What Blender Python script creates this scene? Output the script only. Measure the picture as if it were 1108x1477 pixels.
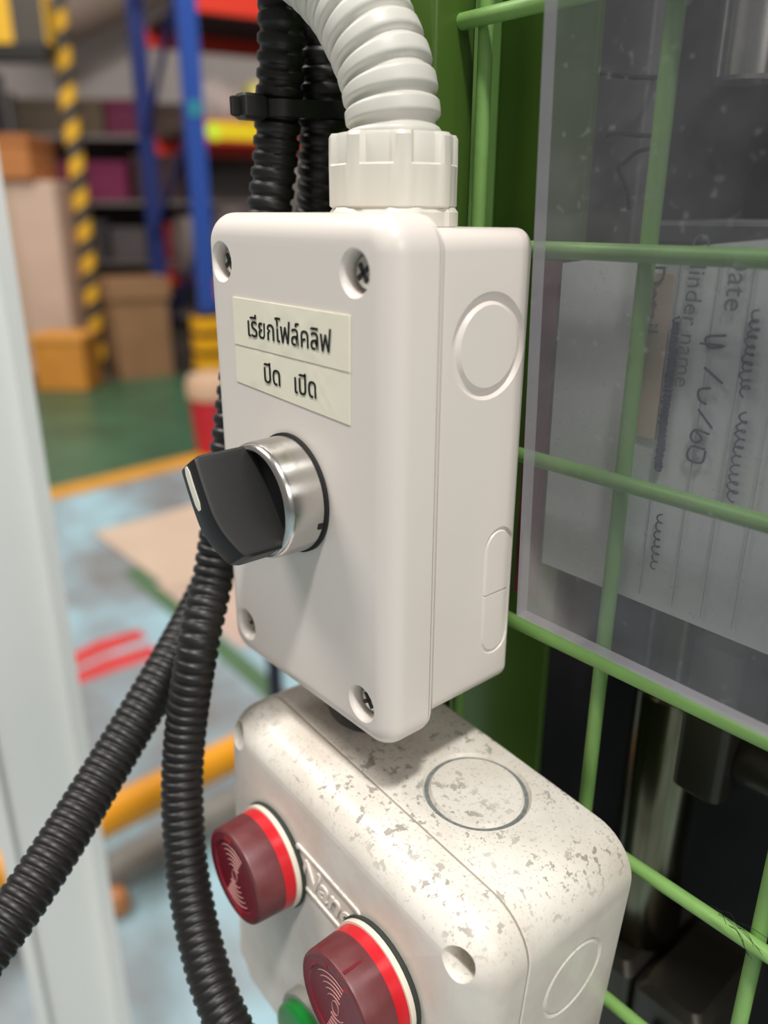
import bpy, bmesh, math, random
from mathutils import Vector, Matrix, Euler
random.seed(7)
for o in list(bpy.data.objects): bpy.data.objects.remove(o)
scene = bpy.context.scene
COL = scene.collection
pi = math.pi

# ------------------------------------------------------------------ camera
Z0 = 0.99                                # height of the grey switch box centre above the floor
FPX, CX, CY = 1150.0, 554.0, 738.5
CAM = Vector((0.15164, -0.10138, 0.05976 + Z0))
FW = Vector((-0.71093936, 0.60981501, -0.35027259)).normalized()
RT = Vector((0.65026878, 0.75969913, 0.00278143)).normalized()
UP = RT.cross(FW).normalized()
cam_d = bpy.data.cameras.new('camera'); cam = bpy.data.objects.new('camera', cam_d); COL.objects.link(cam)
cam.matrix_world = Matrix(((RT.x, UP.x, -FW.x, CAM.x), (RT.y, UP.y, -FW.y, CAM.y), (RT.z, UP.z, -FW.z, CAM.z), (0, 0, 0, 1)))
cam_d.sensor_fit = 'HORIZONTAL'; cam_d.sensor_width = 36; cam_d.lens = 36 * FPX / 1108
cam_d.clip_start = 0.01; cam_d.clip_end = 60
cam_d.dof.use_dof = True; cam_d.dof.focus_distance = 0.187; cam_d.dof.aperture_fstop = cam_d.lens / 3.6
scene.camera = cam

# ------------------------------------------------------------------ world, lamps, exposure
w = bpy.data.worlds.new('hall_ambient'); scene.world = w; w.use_nodes = True
bg = w.node_tree.nodes['Background']; bg.inputs[0].default_value = (1.0, 0.93, 0.86, 1); bg.inputs[1].default_value = 0.22
def area(name, loc, target, sx, sy, power, col):
    l = bpy.data.lights.new(name, 'AREA'); l.shape = 'RECTANGLE'; l.size = sx; l.size_y = sy; l.energy = power; l.color = col
    o = bpy.data.objects.new(name, l); COL.objects.link(o); o.location = loc
    o.rotation_euler = (Vector(target) - Vector(loc)).to_track_quat('-Z', 'Y').to_euler(); return o
area('ceiling_lamp_near', (1.30, -0.85, Z0 + 3.3), (0, 0, Z0), 0.30, 0.30, 104, (1.0, 0.985, 0.95))
area('ceiling_lamp_aisle', (-2.3, -1.4, 4.6), (-2.6, 1.6, 0), 2.2, 1.0, 150, (1.0, 0.97, 0.93))
area('fill_lamp_side', (3.4, -0.7, 2.7), (0, 0, 1), 1.6, 1.0, 40, (1.0, 0.97, 0.93))  # added fill that brightens the right-hand sides and the white post
area('ceiling_lamp_rack', (-3.2, 1.6, 4.8), (-4.6, 3.2, 0.6), 2.0, 0.8, 85, (1.0, 0.95, 0.9))
scene.view_settings.view_transform = 'Standard'; scene.view_settings.look = 'None'
scene.view_settings.gamma = 1; scene.view_settings.exposure = 0.10; scene.view_settings.use_curve_mapping = False

# ------------------------------------------------------------------ helpers: pixels to points
def ray(px, py): return FW + RT * ((px - CX) / FPX) - UP * ((py - CY) / FPX)
def on_plane(px, py, axis, val):
    d = ray(px, py); return CAM + d * ((val - CAM[axis]) / d[axis])
def on_floor(px, py, z=0.0): return on_plane(px, py, 2, z)
def at_dist(px, py, dist): return CAM + ray(px, py).normalized() * dist
HF = Vector((FW.x, FW.y, 0)).normalized(); HR = Vector((HF.y, -HF.x, 0))
def at_fwd(px, py, b):                    # point b metres ahead over the ground
    d = ray(px, py); return CAM + d * (b / d.dot(HF))
def bgv(a, b, z=0.0): return Vector((CAM.x, CAM.y, 0)) + HR * a + HF * b + Vector((0, 0, z))
ANG = math.atan2(HR.y, HR.x)              # rotation of the view-aligned ground frame

# ------------------------------------------------------------------ helpers: materials
def mat(name, col, rough=0.5, metal=0.0, spec=0.5, bump=0.0, bscale=200, coat=0.0, var=0.0, vscale=20, trans=0.0):
    m = bpy.data.materials.new(name); m.use_nodes = True
    nt = m.node_tree; b = nt.nodes['Principled BSDF']
    b.inputs['Base Color'].default_value = (*col, 1); b.inputs['Roughness'].default_value = rough
    b.inputs['Metallic'].default_value = metal; b.inputs['Specular IOR Level'].default_value = spec
    b.inputs['Coat Weight'].default_value = coat; b.inputs['Transmission Weight'].default_value = trans
    if bump or var:
        tc = nt.nodes.new('ShaderNodeTexCoord')
    if var:
        n = nt.nodes.new('ShaderNodeTexNoise'); n.inputs['Scale'].default_value = vscale; n.inputs['Detail'].default_value = 5
        nt.links.new(tc.outputs['Object'], n.inputs['Vector'])
        r = nt.nodes.new('ShaderNodeValToRGB'); r.color_ramp.elements[0].position = .3; r.color_ramp.elements[1].position = .7
        r.color_ramp.elements[0].color = (*[c * (1 - var) for c in col], 1); r.color_ramp.elements[1].color = (*[min(1, c * (1 + var * .6)) for c in col], 1)
        nt.links.new(n.outputs['Fac'], r.inputs['Fac']); nt.links.new(r.outputs['Color'], b.inputs['Base Color'])
    if bump:
        n2 = nt.nodes.new('ShaderNodeTexNoise'); n2.inputs['Scale'].default_value = bscale; n2.inputs['Detail'].default_value = 4
        nt.links.new(tc.outputs['Object'], n2.inputs['Vector'])
        bp = nt.nodes.new('ShaderNodeBump'); bp.inputs['Strength'].default_value = bump; bp.inputs['Distance'].default_value = .0005
        nt.links.new(n2.outputs['Fac'], bp.inputs['Height']); nt.links.new(bp.outputs['Normal'], b.inputs['Normal'])
    return m
def sc(r, g, b):                           # sRGB 0-255 to linear
    f = lambda c: (c / 255 / 12.92) if c <= 10 else ((c / 255 + .055) / 1.055) ** 2.4
    return (f(r), f(g), f(b))

# ------------------------------------------------------------------ helpers: meshes and objects
class MB:
    def __init__(s): s.v = []; s.f = []; s.mi = []; s.cur = 0
    def add(s, vs, fs):
        o = len(s.v); s.v += [tuple(v) for v in vs]; s.f += [tuple(i + o for i in f) for f in fs]; s.mi += [s.cur] * len(fs); return s
    def box(s, x0, x1, y0, y1, z0, z1):
        return s.add([(x0, y0, z0), (x1, y0, z0), (x1, y1, z0), (x0, y1, z0), (x0, y0, z1), (x1, y0, z1), (x1, y1, z1), (x0, y1, z1)],
                     [(0, 3, 2, 1), (4, 5, 6, 7), (0, 1, 5, 4), (1, 2, 6, 5), (2, 3, 7, 6), (3, 0, 4, 7)])
    def loft(s, loops, cap0=True, cap1=True, closed=False):
        n = len(loops[0]); vs = [p for l in loops for p in l]; fs = []
        m = len(loops)
        for i in range(m if closed else m - 1):
            a = i * n; b = ((i + 1) % m) * n
            for j in range(n): k = (j + 1) % n; fs.append((a + j, a + k, b + k, b + j))
        if not closed:
            if cap0: fs.append(tuple(range(n - 1, -1, -1)))
            if cap1: fs.append(tuple(range((m - 1) * n, m * n)))
        return s.add(vs, fs)
    def mesh(s, name, smooth=35):
        me = bpy.data.meshes.new(name); me.from_pydata(s.v, [], s.f); me.update()
        if any(s.mi): me.polygons.foreach_set('material_index', s.mi)
        bm = bmesh.new(); bm.from_mesh(me); bmesh.ops.recalc_face_normals(bm, faces=bm.faces); bm.to_mesh(me); bm.free()
        finish(me, smooth); return me
def finish(me, smooth=35):
    if smooth:
        me.polygons.foreach_set('use_smooth', [True] * len(me.polygons)); me.set_sharp_from_angle(angle=math.radians(smooth))
    me.update()
def link(name, me, m, parent=None, loc=(0, 0, 0), rot=(0, 0, 0), label=None):
    o = bpy.data.objects.new(name, me); COL.objects.link(o); o.location = loc; o.rotation_euler = rot
    if m is not None:
        ms = m if isinstance(m, (list, tuple)) else [m]
        if not me.materials:
            for q in ms: me.materials.append(q)
    if parent: o.parent = parent
    if label: o['label'] = label
    return o
def tag(o, label=None, cat=None, group=None, kind=None):
    if label: o['label'] = label
    if cat: o['category'] = cat
    if group: o['group'] = group
    if kind: o['kind'] = kind
    return o
def thing(name, label, cat, loc=(0, 0, 0), rot=(0, 0, 0), group=None):
    o = bpy.data.objects.new(name, None); COL.objects.link(o); o.location = loc; o.rotation_euler = rot
    o.empty_display_size = .02
    return tag(o, label, cat, group)
def rrect(w, h, r, n=8):                   # rounded rectangle loop in (a, b)
    pts = []; r = max(min(r, w / 2 - 1e-6, h / 2 - 1e-6), 1e-5)
    for cx, cy, a0 in ((w / 2 - r, h / 2 - r, 0), (-w / 2 + r, h / 2 - r, pi / 2), (-w / 2 + r, -h / 2 + r, pi), (w / 2 - r, -h / 2 + r, 1.5 * pi)):
        for i in range(n + 1):
            a = a0 + pi / 2 * i / n; pts.append((cx + r * math.cos(a), cy + r * math.sin(a)))
    return pts
def shell(w, h, r, secs, cx=0, cz=0, n=8):   # secs: (y, inset); rounded box lofted along y
    loops = []
    for y, ins in secs:
        loops.append([(cx + a, y, cz + b) for a, b in rrect(w - 2 * ins, h - 2 * ins, max(r - ins, .0006), n)])
    return loops
def fillet(y0, y1, r, n=6, ins0=0.0):       # sections of a quarter-round from (y0,ins0) towards y1
    sg = 1 if y1 > y0 else -1
    return [(y0 + sg * r * math.sin(pi / 2 * i / n), ins0 + r * (1 - math.cos(pi / 2 * i / n))) for i in range(n + 1)]
def lathe(prof, n=40, axis='y', c=(0, 0, 0), cap0=True, cap1=True):   # prof: (t, r) along axis
    loops = []
    for t, r in prof:
        l = []
        for i in range(n):
            a = 2 * pi * i / n; p, q = r * math.cos(a), r * math.sin(a)
            l.append({'y': (c[0] + p, c[1] + t, c[2] + q), 'z': (c[0] + p, c[1] + q, c[2] + t), 'x': (c[0] + t, c[1] + p, c[2] + q)}[axis])
        loops.append(l)
    return MB().loft(loops, cap0, cap1)
def smooth_path(pts, step):
    pts = [Vector(p) for p in pts]; P = [2 * pts[0] - pts[1]] + pts + [2 * pts[-1] - pts[-2]]; dense = []
    for i in range(1, len(P) - 2):
        for k in range(120):
            t = k / 120; a, b, c, d = P[i - 1], P[i], P[i + 1], P[i + 2]
            dense.append(.5 * ((2 * b) + (c - a) * t + (2 * a - 5 * b + 4 * c - d) * t * t + (3 * b - a - 3 * c + d) * t ** 3))
    dense.append(P[-2]); L = [0]
    for i in range(1, len(dense)): L.append(L[-1] + (dense[i] - dense[i - 1]).length)
    def at(s):
        s = max(0, min(L[-1], s)); lo, hi = 0, len(L) - 1
        while hi - lo > 1:
            m = (lo + hi) // 2
            if L[m] <= s: lo = m
            else: hi = m
        t = (s - L[lo]) / max(1e-9, L[hi] - L[lo]); return dense[lo].lerp(dense[hi], t)
    return at, L[-1]
def sweep(pts, radius, n=24, step=.002, stations=None):    # stations: list of (s, r)
    at, L = smooth_path(pts, step)
    if stations is None: stations = [(L * i / max(2, int(L / step)), radius) for i in range(max(2, int(L / step)) + 1)]
    else: stations = stations(L)
    loops = []; nrm = None
    for s, r in stations:
        p = at(s); t = (at(s + .0006) - at(s - .0006)).normalized()
        if nrm is None: nrm = t.orthogonal().normalized()
        nrm = (nrm - t * nrm.dot(t)).normalized(); bn = t.cross(nrm)
        loops.append([tuple(p + (nrm * math.cos(2 * pi * i / n) + bn * math.sin(2 * pi * i / n)) * r) for i in range(n)])
    return MB().loft(loops)
def corrugated(R, depth, pitch, prof, pitch2=None):
    def f(L):
        out = []
        s = 0.0; p2 = pitch2 or pitch
        while True:
            k = min(1, max(0, (s - .20) / .12)); p = pitch + (p2 - pitch) * k
            if s + p > L: break
            for t, q in prof: out.append((s + t * p, R - depth * (1 - .38 * (k if pitch2 else 0)) * (1 - q)))
            s += p
        return out
    return f
def cut(me, cutters):                       # exact booleans, result returned as a new mesh
    o = bpy.data.objects.new('tmp', me); COL.objects.link(o); tmp = []
    for c in cutters:
        co = bpy.data.objects.new('tmpc', c); COL.objects.link(co); tmp.append(co)
        md = o.modifiers.new('b', 'BOOLEAN'); md.operation = 'DIFFERENCE'; md.solver = 'EXACT'; md.object = co
    dg = bpy.context.evaluated_depsgraph_get(); dg.update()
    r = bpy.data.meshes.new_from_object(o.evaluated_get(dg), depsgraph=dg); r.name = me.name
    for q in [o] + tmp: bpy.data.objects.remove(q)
    finish(r, 32); return r
def ring_cutter(ro, ri, depth, axis, c, n=48, bevel=.0004):   # groove with sloped sides, from outside (+) inwards
    loops = []
    for t, r in ((.004, ro + bevel), (0, ro + bevel), (-depth, ro - bevel), (-depth, ri + bevel), (0, ri - bevel), (.004, ri - bevel)):
        l = []
        for i in range(n):
            a = 2 * pi * i / n; p, q = r * math.cos(a), r * math.sin(a)
            l.append({'x': (c[0] + t, c[1] + p, c[2] + q), 'z': (c[0] + p, c[1] + q, c[2] + t)}[axis])
        loops.append(l)
    return MB().loft(loops, closed=True).mesh('cutter', 0)
def text_mesh(body, size, shear=0.0, extrude=0.00004, bold=0.0, align='LEFT', space=1.0):
    c = bpy.data.curves.new('text', 'FONT'); c.body = body; c.size = size; c.extrude = extrude; c.offset = bold; c.shear = shear
    c.align_x = align; c.space_character = space; c.resolution_u = 4
    o = bpy.data.objects.new('tmpt', c); COL.objects.link(o)
    dg = bpy.context.evaluated_depsgraph_get(); dg.update()
    me = bpy.data.meshes.new_from_object(o.evaluated_get(dg), depsgraph=dg); bpy.data.objects.remove(o)
    return me
def fit_mesh(me, x0, x1, z0=None, h=None):   # scale a flat text mesh (x,y) so that it spans x0..x1, keep base line at z0
    xs = [v.co.x for v in me.vertices]
    s = (x1 - x0) / (max(xs) - min(xs)); mn = min(xs)
    for v in me.vertices: v.co = Vector((x0 + (v.co.x - mn) * s, v.co.y * (h or s), v.co.z))
    return me
def strokes(polys, r, n=6, closed=False):
    mb = MB()
    for p in polys:
        t = sweep(p, r, n=n, step=max(r * 2, .0004)); mb.add(t.v, t.f)
    return mb

# ------------------------------------------------------------------ materials
M = {}
M['white'] = mat('white_plastic', sc(228, 219, 211), .32, bump=.03, bscale=900)
M['fitting'] = mat('ivory_plastic', sc(219, 215, 204), .38)
M['conduit'] = mat('grey_white_pvc', sc(214, 211, 202), .42, var=.06, vscale=60)
M['black_pvc'] = mat('black_pvc', sc(29, 27, 26), .42, spec=.42)
M['black_tie'] = mat('black_nylon', sc(30, 29, 28), .4)
M['knob'] = mat('black_knob_plastic', sc(29, 29, 29), .45, spec=.35, bump=.06, bscale=2500)
M['rubber'] = mat('black_rubber', sc(18, 18, 18), .7)
M['chrome'] = mat('satin_chrome', sc(205, 202, 198), .22, 1.0)
M['zinc'] = mat('zinc_screw', sc(205, 205, 198), .36, 1.0)
M['slot'] = mat('slot_shade', sc(52, 52, 50), .7)
M['tape'] = mat('cream_label_tape', sc(240, 234, 212), .38, bump=.12, bscale=260)
M['ink'] = mat('black_ink', sc(16, 16, 16), .6)
M['stripe'] = mat('cream_indicator', sc(226, 222, 205), .5)
M['steel'] = mat('bright_steel', sc(215, 210, 205), .25, 1.0, var=.1, vscale=90)
M['dark_steel'] = mat('dark_oily_steel', sc(74, 70, 62), .38, .6, var=.25, vscale=25)
M['dark'] = mat('dark_machine_paint', sc(34, 33, 33), .6, var=.4, vscale=22)
M['paper'] = mat('white_paper', sc(222, 220, 218), .7)
M['maroon'] = mat('maroon_card', sc(120, 52, 66), .7)
M['orange_tape'] = mat('pale_orange_tape', sc(214, 186, 160), .6)
M['ink_grey'] = mat('printed_grey_ink', sc(104, 104, 108), .7)
M['rule'] = mat('faint_ruled_line', sc(160, 160, 164), .7)
M['ink_blue'] = mat('blue_black_pen_ink', sc(62, 64, 88), .7)

def green_paint():
    m = mat('worn_green_paint', sc(134, 178, 98), .42, var=.16, vscale=45, bump=.15, bscale=500); return m
M['green'] = green_paint()
M['green_dark'] = mat('green_machine_paint', sc(78, 108, 42), .3, var=.15, vscale=14)

def grimy_plastic():                        # aged white plastic: dirt flecks that settle on upward faces, light scuffs elsewhere
    m = bpy.data.materials.new('grimy_white_plastic'); m.use_nodes = True; nt = m.node_tree; L = nt.links.new
    b = nt.nodes['Principled BSDF']; b.inputs['Roughness'].default_value = .36
    tc = nt.nodes.new('ShaderNodeTexCoord')
    def noise(scale, detail, rough=.6, loc=(0, 0, 0)):
        mp = nt.nodes.new('ShaderNodeMapping'); mp.inputs['Location'].default_value = loc; L(tc.outputs['Object'], mp.inputs['Vector'])
        n = nt.nodes.new('ShaderNodeTexNoise'); n.inputs['Scale'].default_value = scale; n.inputs['Detail'].default_value = detail
        n.inputs['Roughness'].default_value = rough; L(mp.outputs['Vector'], n.inputs['Vector']); return n.outputs['Fac']
    def ramp(src, lo, hi):
        r = nt.nodes.new('ShaderNodeMapRange'); r.inputs['From Min'].default_value = lo; r.inputs['From Max'].default_value = hi; L(src, r.inputs['Value']); return r.outputs['Result']
    def math_(op, a, bb):
        n = nt.nodes.new('ShaderNodeMath'); n.operation = op
        for i, q in enumerate((a, bb)):
            if isinstance(q, (int, float)): n.inputs[i].default_value = q
            else: L(q, n.inputs[i])
        n.use_clamp = True; return n.outputs[0]
    geo = nt.nodes.new('ShaderNodeNewGeometry'); sep = nt.nodes.new('ShaderNodeSeparateXYZ'); L(geo.outputs['Normal'], sep.inputs[0])
    up = ramp(sep.outputs['Z'], .15, .8)
    clump = ramp(noise(38, 2), .34, .54)
    fleck = ramp(noise(400, 3, .6), .575, .62); fleck = math_('MULTIPLY', fleck, clump)
    fine = math_('MULTIPLY', ramp(noise(1100, 2, .6, (.3, .1, 0)), .60, .66), .55)
    speck = math_('MULTIPLY', math_('MAXIMUM', fleck, fine), up)
    side = math_('MULTIPLY', ramp(noise(420, 4, .7, (.7, 0, .2)), .66, .72), .3)
    film = math_('MULTIPLY', ramp(noise(30, 5, .6, (0, .5, 0)), .40, .75), .52)
    dirt = math_('MAXIMUM', math_('MULTIPLY', speck, .60), side)
    mix1 = nt.nodes.new('ShaderNodeMix'); mix1.data_type = 'RGBA'; mix1.inputs['A'].default_value = (*sc(229, 223, 213), 1); mix1.inputs['B'].default_value = (*sc(168, 147, 126), 1); L(film, mix1.inputs['Factor'])
    mix2 = nt.nodes.new('ShaderNodeMix'); mix2.data_type = 'RGBA'; mix2.inputs['B'].default_value = (*sc(84, 78, 68), 1); L(mix1.outputs['Result'], mix2.inputs['A']); L(dirt, mix2.inputs['Factor'])
    L(mix2.outputs['Result'], b.inputs['Base Color'])
    rr = nt.nodes.new('ShaderNodeMapRange'); rr.inputs['To Min'].default_value = .34; rr.inputs['To Max'].default_value = .7; L(dirt, rr.inputs['Value']); L(rr.outputs['Result'], b.inputs['Roughness'])
    return m
M['grimy'] = grimy_plastic()

def acrylic(name, haze_lo, haze_hi, col):   # scratched dusty acrylic: clear where clean, elsewhere grey dust and painted ceiling reflection
    m = bpy.data.materials.new(name); m.use_nodes = True; nt = m.node_tree; L = nt.links.new
    for n in list(nt.nodes): nt.nodes.remove(n)
    out = nt.nodes.new('ShaderNodeOutputMaterial'); tc = nt.nodes.new('ShaderNodeTexCoord')
    tr = nt.nodes.new('ShaderNodeBsdfTransparent'); tr.inputs[0].default_value = (.86, .87, .88, 1)
    di = nt.nodes.new('ShaderNodeBsdfDiffuse'); di.inputs[0].default_value = (*col, 1)
    gl = nt.nodes.new('ShaderNodeBsdfGlossy'); gl.inputs['Roughness'].default_value = .12
    n1 = nt.nodes.new('ShaderNodeTexNoise'); n1.inputs['Scale'].default_value = 26; n1.inputs['Detail'].default_value = 7; n1.inputs['Roughness'].default_value = .65; L(tc.outputs['Object'], n1.inputs['Vector'])
    n2 = nt.nodes.new('ShaderNodeTexNoise'); n2.inputs['Scale'].default_value = 420; n2.inputs['Detail'].default_value = 2; L(tc.outputs['Object'], n2.inputs['Vector'])
    r1 = nt.nodes.new('ShaderNodeMapRange'); r1.inputs['From Min'].default_value = .3; r1.inputs['From Max'].default_value = .72; r1.inputs['To Min'].default_value = haze_lo; r1.inputs['To Max'].default_value = haze_hi; L(n1.outputs['Fac'], r1.inputs['Value'])
    r2 = nt.nodes.new('ShaderNodeMapRange'); r2.inputs['From Min'].default_value = .65; r2.inputs['From Max'].default_value = .72; r2.inputs['To Max'].default_value = .4; L(n2.outputs['Fac'], r2.inputs['Value'])
    mx = nt.nodes.new('ShaderNodeMath'); mx.operation = 'MAXIMUM'; L(r1.outputs[0], mx.inputs[0]); L(r2.outputs[0], mx.inputs[1])
    s1 = nt.nodes.new('ShaderNodeMixShader'); L(mx.outputs[0], s1.inputs[0]); L(tr.outputs[0], s1.inputs[1]); L(di.outputs[0], s1.inputs[2])
    fr = nt.nodes.new('ShaderNodeFresnel'); fr.inputs['IOR'].default_value = 1.45
    fm = nt.nodes.new('ShaderNodeMath'); fm.operation = 'MULTIPLY'; fm.inputs[1].default_value = .22; L(fr.outputs[0], fm.inputs[0])
    s2 = nt.nodes.new('ShaderNodeMixShader'); L(fm.outputs[0], s2.inputs[0]); L(s1.outputs[0], s2.inputs[1]); L(gl.outputs[0], s2.inputs[2])
    L(s2.outputs[0], out.inputs[0]); return m
M['acrylic'] = acrylic('dusty_glare_acrylic', .06, .29, sc(140, 140, 144))
M['acrylic_edge'] = acrylic('acrylic_lit_edge', .55, .75, sc(190, 184, 190))  # pale edge colour stands in for light refracted inside the sheet

def red_lens(name, col, dusty):
    m = mat(name, col, .3, spec=.5)
    nt = m.node_tree; b = nt.nodes['Principled BSDF']
    if dusty:
        tc = nt.nodes.new('ShaderNodeTexCoord'); n = nt.nodes.new('ShaderNodeTexNoise'); n.inputs['Scale'].default_value = 110; n.inputs['Detail'].default_value = 6
        nt.links.new(tc.outputs['Object'], n.inputs['Vector'])
        r = nt.nodes.new('ShaderNodeValToRGB'); r.color_ramp.elements[0].position = .32; r.color_ramp.elements[1].position = .75
        r.color_ramp.elements[0].color = (*col, 1); r.color_ramp.elements[1].color = (*sc(112, 62, 62), 1)
        nt.links.new(n.outputs['Fac'], r.inputs['Fac']); nt.links.new(r.outputs['Color'], b.inputs['Base Color']); b.inputs['Roughness'].default_value = .42
    return m
M['lens'] = red_lens('dusty_red_lens', sc(92, 18, 28), True)
M['lens_face'] = red_lens('maroon_lens_face', sc(112, 24, 38), False)
M['lens_band'] = red_lens('clear_red_lens', sc(198, 22, 34), False)
M['arc'] = mat('scuffed_red_ridge', sc(168, 120, 116), .5)
M['lens_slot'] = mat('deep_red_slot', sc(150, 8, 24), .4)
M['green_btn'] = mat('green_button_plastic', sc(16, 122, 44), .3)
M['lamp_ring'] = mat('cream_ring', sc(222, 214, 196), .45)
M['gasket'] = mat('grey_black_gasket', sc(46, 52, 48), .7)
M['groove'] = mat('grey_groove_dirt', sc(120, 124, 122), .8, var=.4, vscale=700)

# ================================================================== SETTING
# ---- floor with worn paint
def floor_mat():
    m = bpy.data.materials.new('worn_painted_floor'); m.use_nodes = True; nt = m.node_tree; L = nt.links.new; b = nt.nodes['Principled BSDF']
    tc = nt.nodes.new('ShaderNodeTexCoord'); n = nt.nodes.new('ShaderNodeTexNoise'); n.inputs['Scale'].default_value = 1.9; n.inputs['Detail'].default_value = 8; n.inputs['Roughness'].default_value = .62
    L(tc.outputs['Object'], n.inputs['Vector'])
    r = nt.nodes.new('ShaderNodeValToRGB'); e = r.color_ramp.elements; e[0].position = .36; e[0].color = (*sc(128, 126, 124), 1); e[1].position = .62; e[1].color = (*sc(164, 202, 214), 1)
    q = e.new(.48); q.color = (*sc(144, 156, 162), 1)
    L(n.outputs['Fac'], r.inputs['Fac']); L(r.outputs['Color'], b.inputs['Base Color']); b.inputs['Roughness'].default_value = .38
    return m
fl = link('floor', MB().box(-12, 6, -6, 12, -.1, 0).mesh('floor', 0), floor_mat()); tag(fl, kind='structure')
def floor_poly(name, px, m, z0=0.0, th=.001, label=None, kind='structure', cat=None):
    pts = [on_floor(x, y) for x, y in px]; n = len(pts)
    mb = MB().add([(p.x, p.y, z0) for p in pts] + [(p.x, p.y, z0 + th) for p in pts], [tuple(range(n - 1, -1, -1)), tuple(range(n, 2 * n))] + [(i, (i + 1) % n, n + (i + 1) % n, n + i) for i in range(n)])
    o = link(name, mb.mesh(name, 0), m); tag(o, label=label, cat=cat, kind=kind); return o
M['floor_green'] = mat('green_floor_paint', sc(62, 104, 78), .35, var=.3, vscale=3)
M['line_yellow'] = mat('yellow_line_paint', sc(214, 154, 56), .5, var=.15, vscale=8)
M['line_green'] = mat('dark_green_line_paint', sc(82, 112, 78), .6, var=.12, vscale=10)
M['mark_red'] = mat('red_marking_paint', sc(206, 66, 66), .6, var=.12, vscale=14)
M['sheet'] = mat('buff_board', sc(206, 182, 160), .7, var=.06, vscale=5)
M['sheet2'] = mat('pinkish_board', sc(198, 172, 158), .7, var=.06, vscale=5)
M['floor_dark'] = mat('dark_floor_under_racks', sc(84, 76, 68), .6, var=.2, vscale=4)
floor_poly('trim_1', [(-260, 790), (700, 556), (560, 500), (-260, 604)], M['floor_green'])
floor_poly('trim_2', [(-260, 806), (700, 566), (700, 552), (-260, 786)], M['line_yellow'], .001, .001)
floor_poly('trim_3', [(178, 826), (200, 818), (470, 1046), (440, 1058)], M['line_green'])
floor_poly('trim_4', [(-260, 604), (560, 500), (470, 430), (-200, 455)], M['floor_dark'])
floor_poly('floor_marking', [(98, 946), (140, 924), (200, 908), (212, 920), (150, 944), (102, 966)], M['mark_red'], 0, .001, 'upper of two red painted strokes on the blue-grey floor', None, 'floor marking')
floor_poly('floor_marking', [(108, 970), (150, 950), (218, 930), (232, 946), (160, 970), (112, 988)], M['mark_red'], 0, .001, 'lower, longer of two red painted strokes on the blue-grey floor', None, 'floor marking')
floor_poly('board_sheet', [(136, 771), (420, 690), (560, 780), (246, 852)], M['sheet'], .004, .004, 'buff board sheet lying flat on the floor beyond the green line', None, 'board')
floor_poly('board_sheet', [(226, 845), (420, 780), (560, 900), (345, 935)], M['sheet2'], 0, .004, 'pinkish board sheet tucked partly under the buff sheet on the floor', None, 'board')
# ---- far wall
wl = link('wall_back', MB().box(-9, 7, 0, .15, 0, 5.2).mesh('wall_back', 0), mat('grey_wall', sc(196, 186, 182), .8, var=.08, vscale=1.5), loc=bgv(-1, 9.6), rot=(0, 0, ANG)); tag(wl, kind='structure')

# ================================================================== MACHINE SIDE
ps = thing('machine_post', 'glossy green machine frame post that both switch boxes are fixed to', 'post', (0, 0, 0))
def flat_box(x0, x1, y0, y1, z0, z1, bv=.0015):
    w_, h_ = x1 - x0, y1 - y0; l = [(x0 + x1) / 2, (y0 + y1) / 2]
    lo = [[(l[0] + a, l[1] + b, z) for a, b in rrect(w_ - 2 * i, h_ - 2 * i, bv, 3)] for z, i in ((z0, bv), (z0 + bv, 0), (z1 - bv, 0), (z1, bv))]
    return MB().loft(lo)
link('upright', flat_box(-.030, -.0012, .0446, .0590, 0.001, 1.6).mesh('upright'), M['green_dark'], ps)
link('base_plate', flat_box(-.09, .04, .02, .0855, 0, .008, .002).mesh('base_plate'), M['green_dark'], ps)
pn = thing('machine_cover', 'dull green sheet panel standing behind the wire mesh', 'panel', (0, 0, 0))
link('sheet', flat_box(-.075, .0139, .086, .089, .001, 1.598, .0008).mesh('sheet'), M['green_dark'], pn)
link('folded_edge', flat_box(-.0195, -.0175, .076, .086, Z0 - .045, 1.598, .0008).mesh('folded_edge'), M['green'], pn)
hs = thing('machine_housing', 'dark machine interior behind the green wire mesh, closed in by added light-blocking panels', 'machine', (0, 0, 0))  # side and top panels are unseen, added to keep hall light out
link('back_panel', MB().box(-.12, .62, .42, .43, 0, 1.6).mesh('p', 0), M['dark'], hs)
link('side_light_block', MB().box(-.12, -.11, .10, .42, 0, 1.6).mesh('p', 0), M['dark'], hs)
link('side_light_block', MB().box(.61, .62, .10, .42, 0, 1.6).mesh('p', 0), M['dark'], hs)
link('top_light_block', MB().box(-.12, .62, .062, .43, 1.6, 1.61).mesh('p', 0), M['dark'], hs)
link('inner_bulkhead', MB().box(.018, .62, .205, .215, Z0 - .06, 1.6).mesh('p', 0), M['dark'], hs)
link('bearing_plate', flat_box(.003, .0205, .100, .107, Z0 + .03, Z0 + .30, .001).mesh('bearing_plate'), mat('grey_bearing_plate', sc(120, 118, 118), .5, .3, var=.2, vscale=30), hs)
link('shelf_plate', flat_box(.0, .40, .109, .20, Z0 + .052, Z0 + .058, .001).mesh('shelf_plate'), mat('grey_shelf_plate', sc(128, 126, 126), .55, .2, var=.2, vscale=30), hs)
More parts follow.
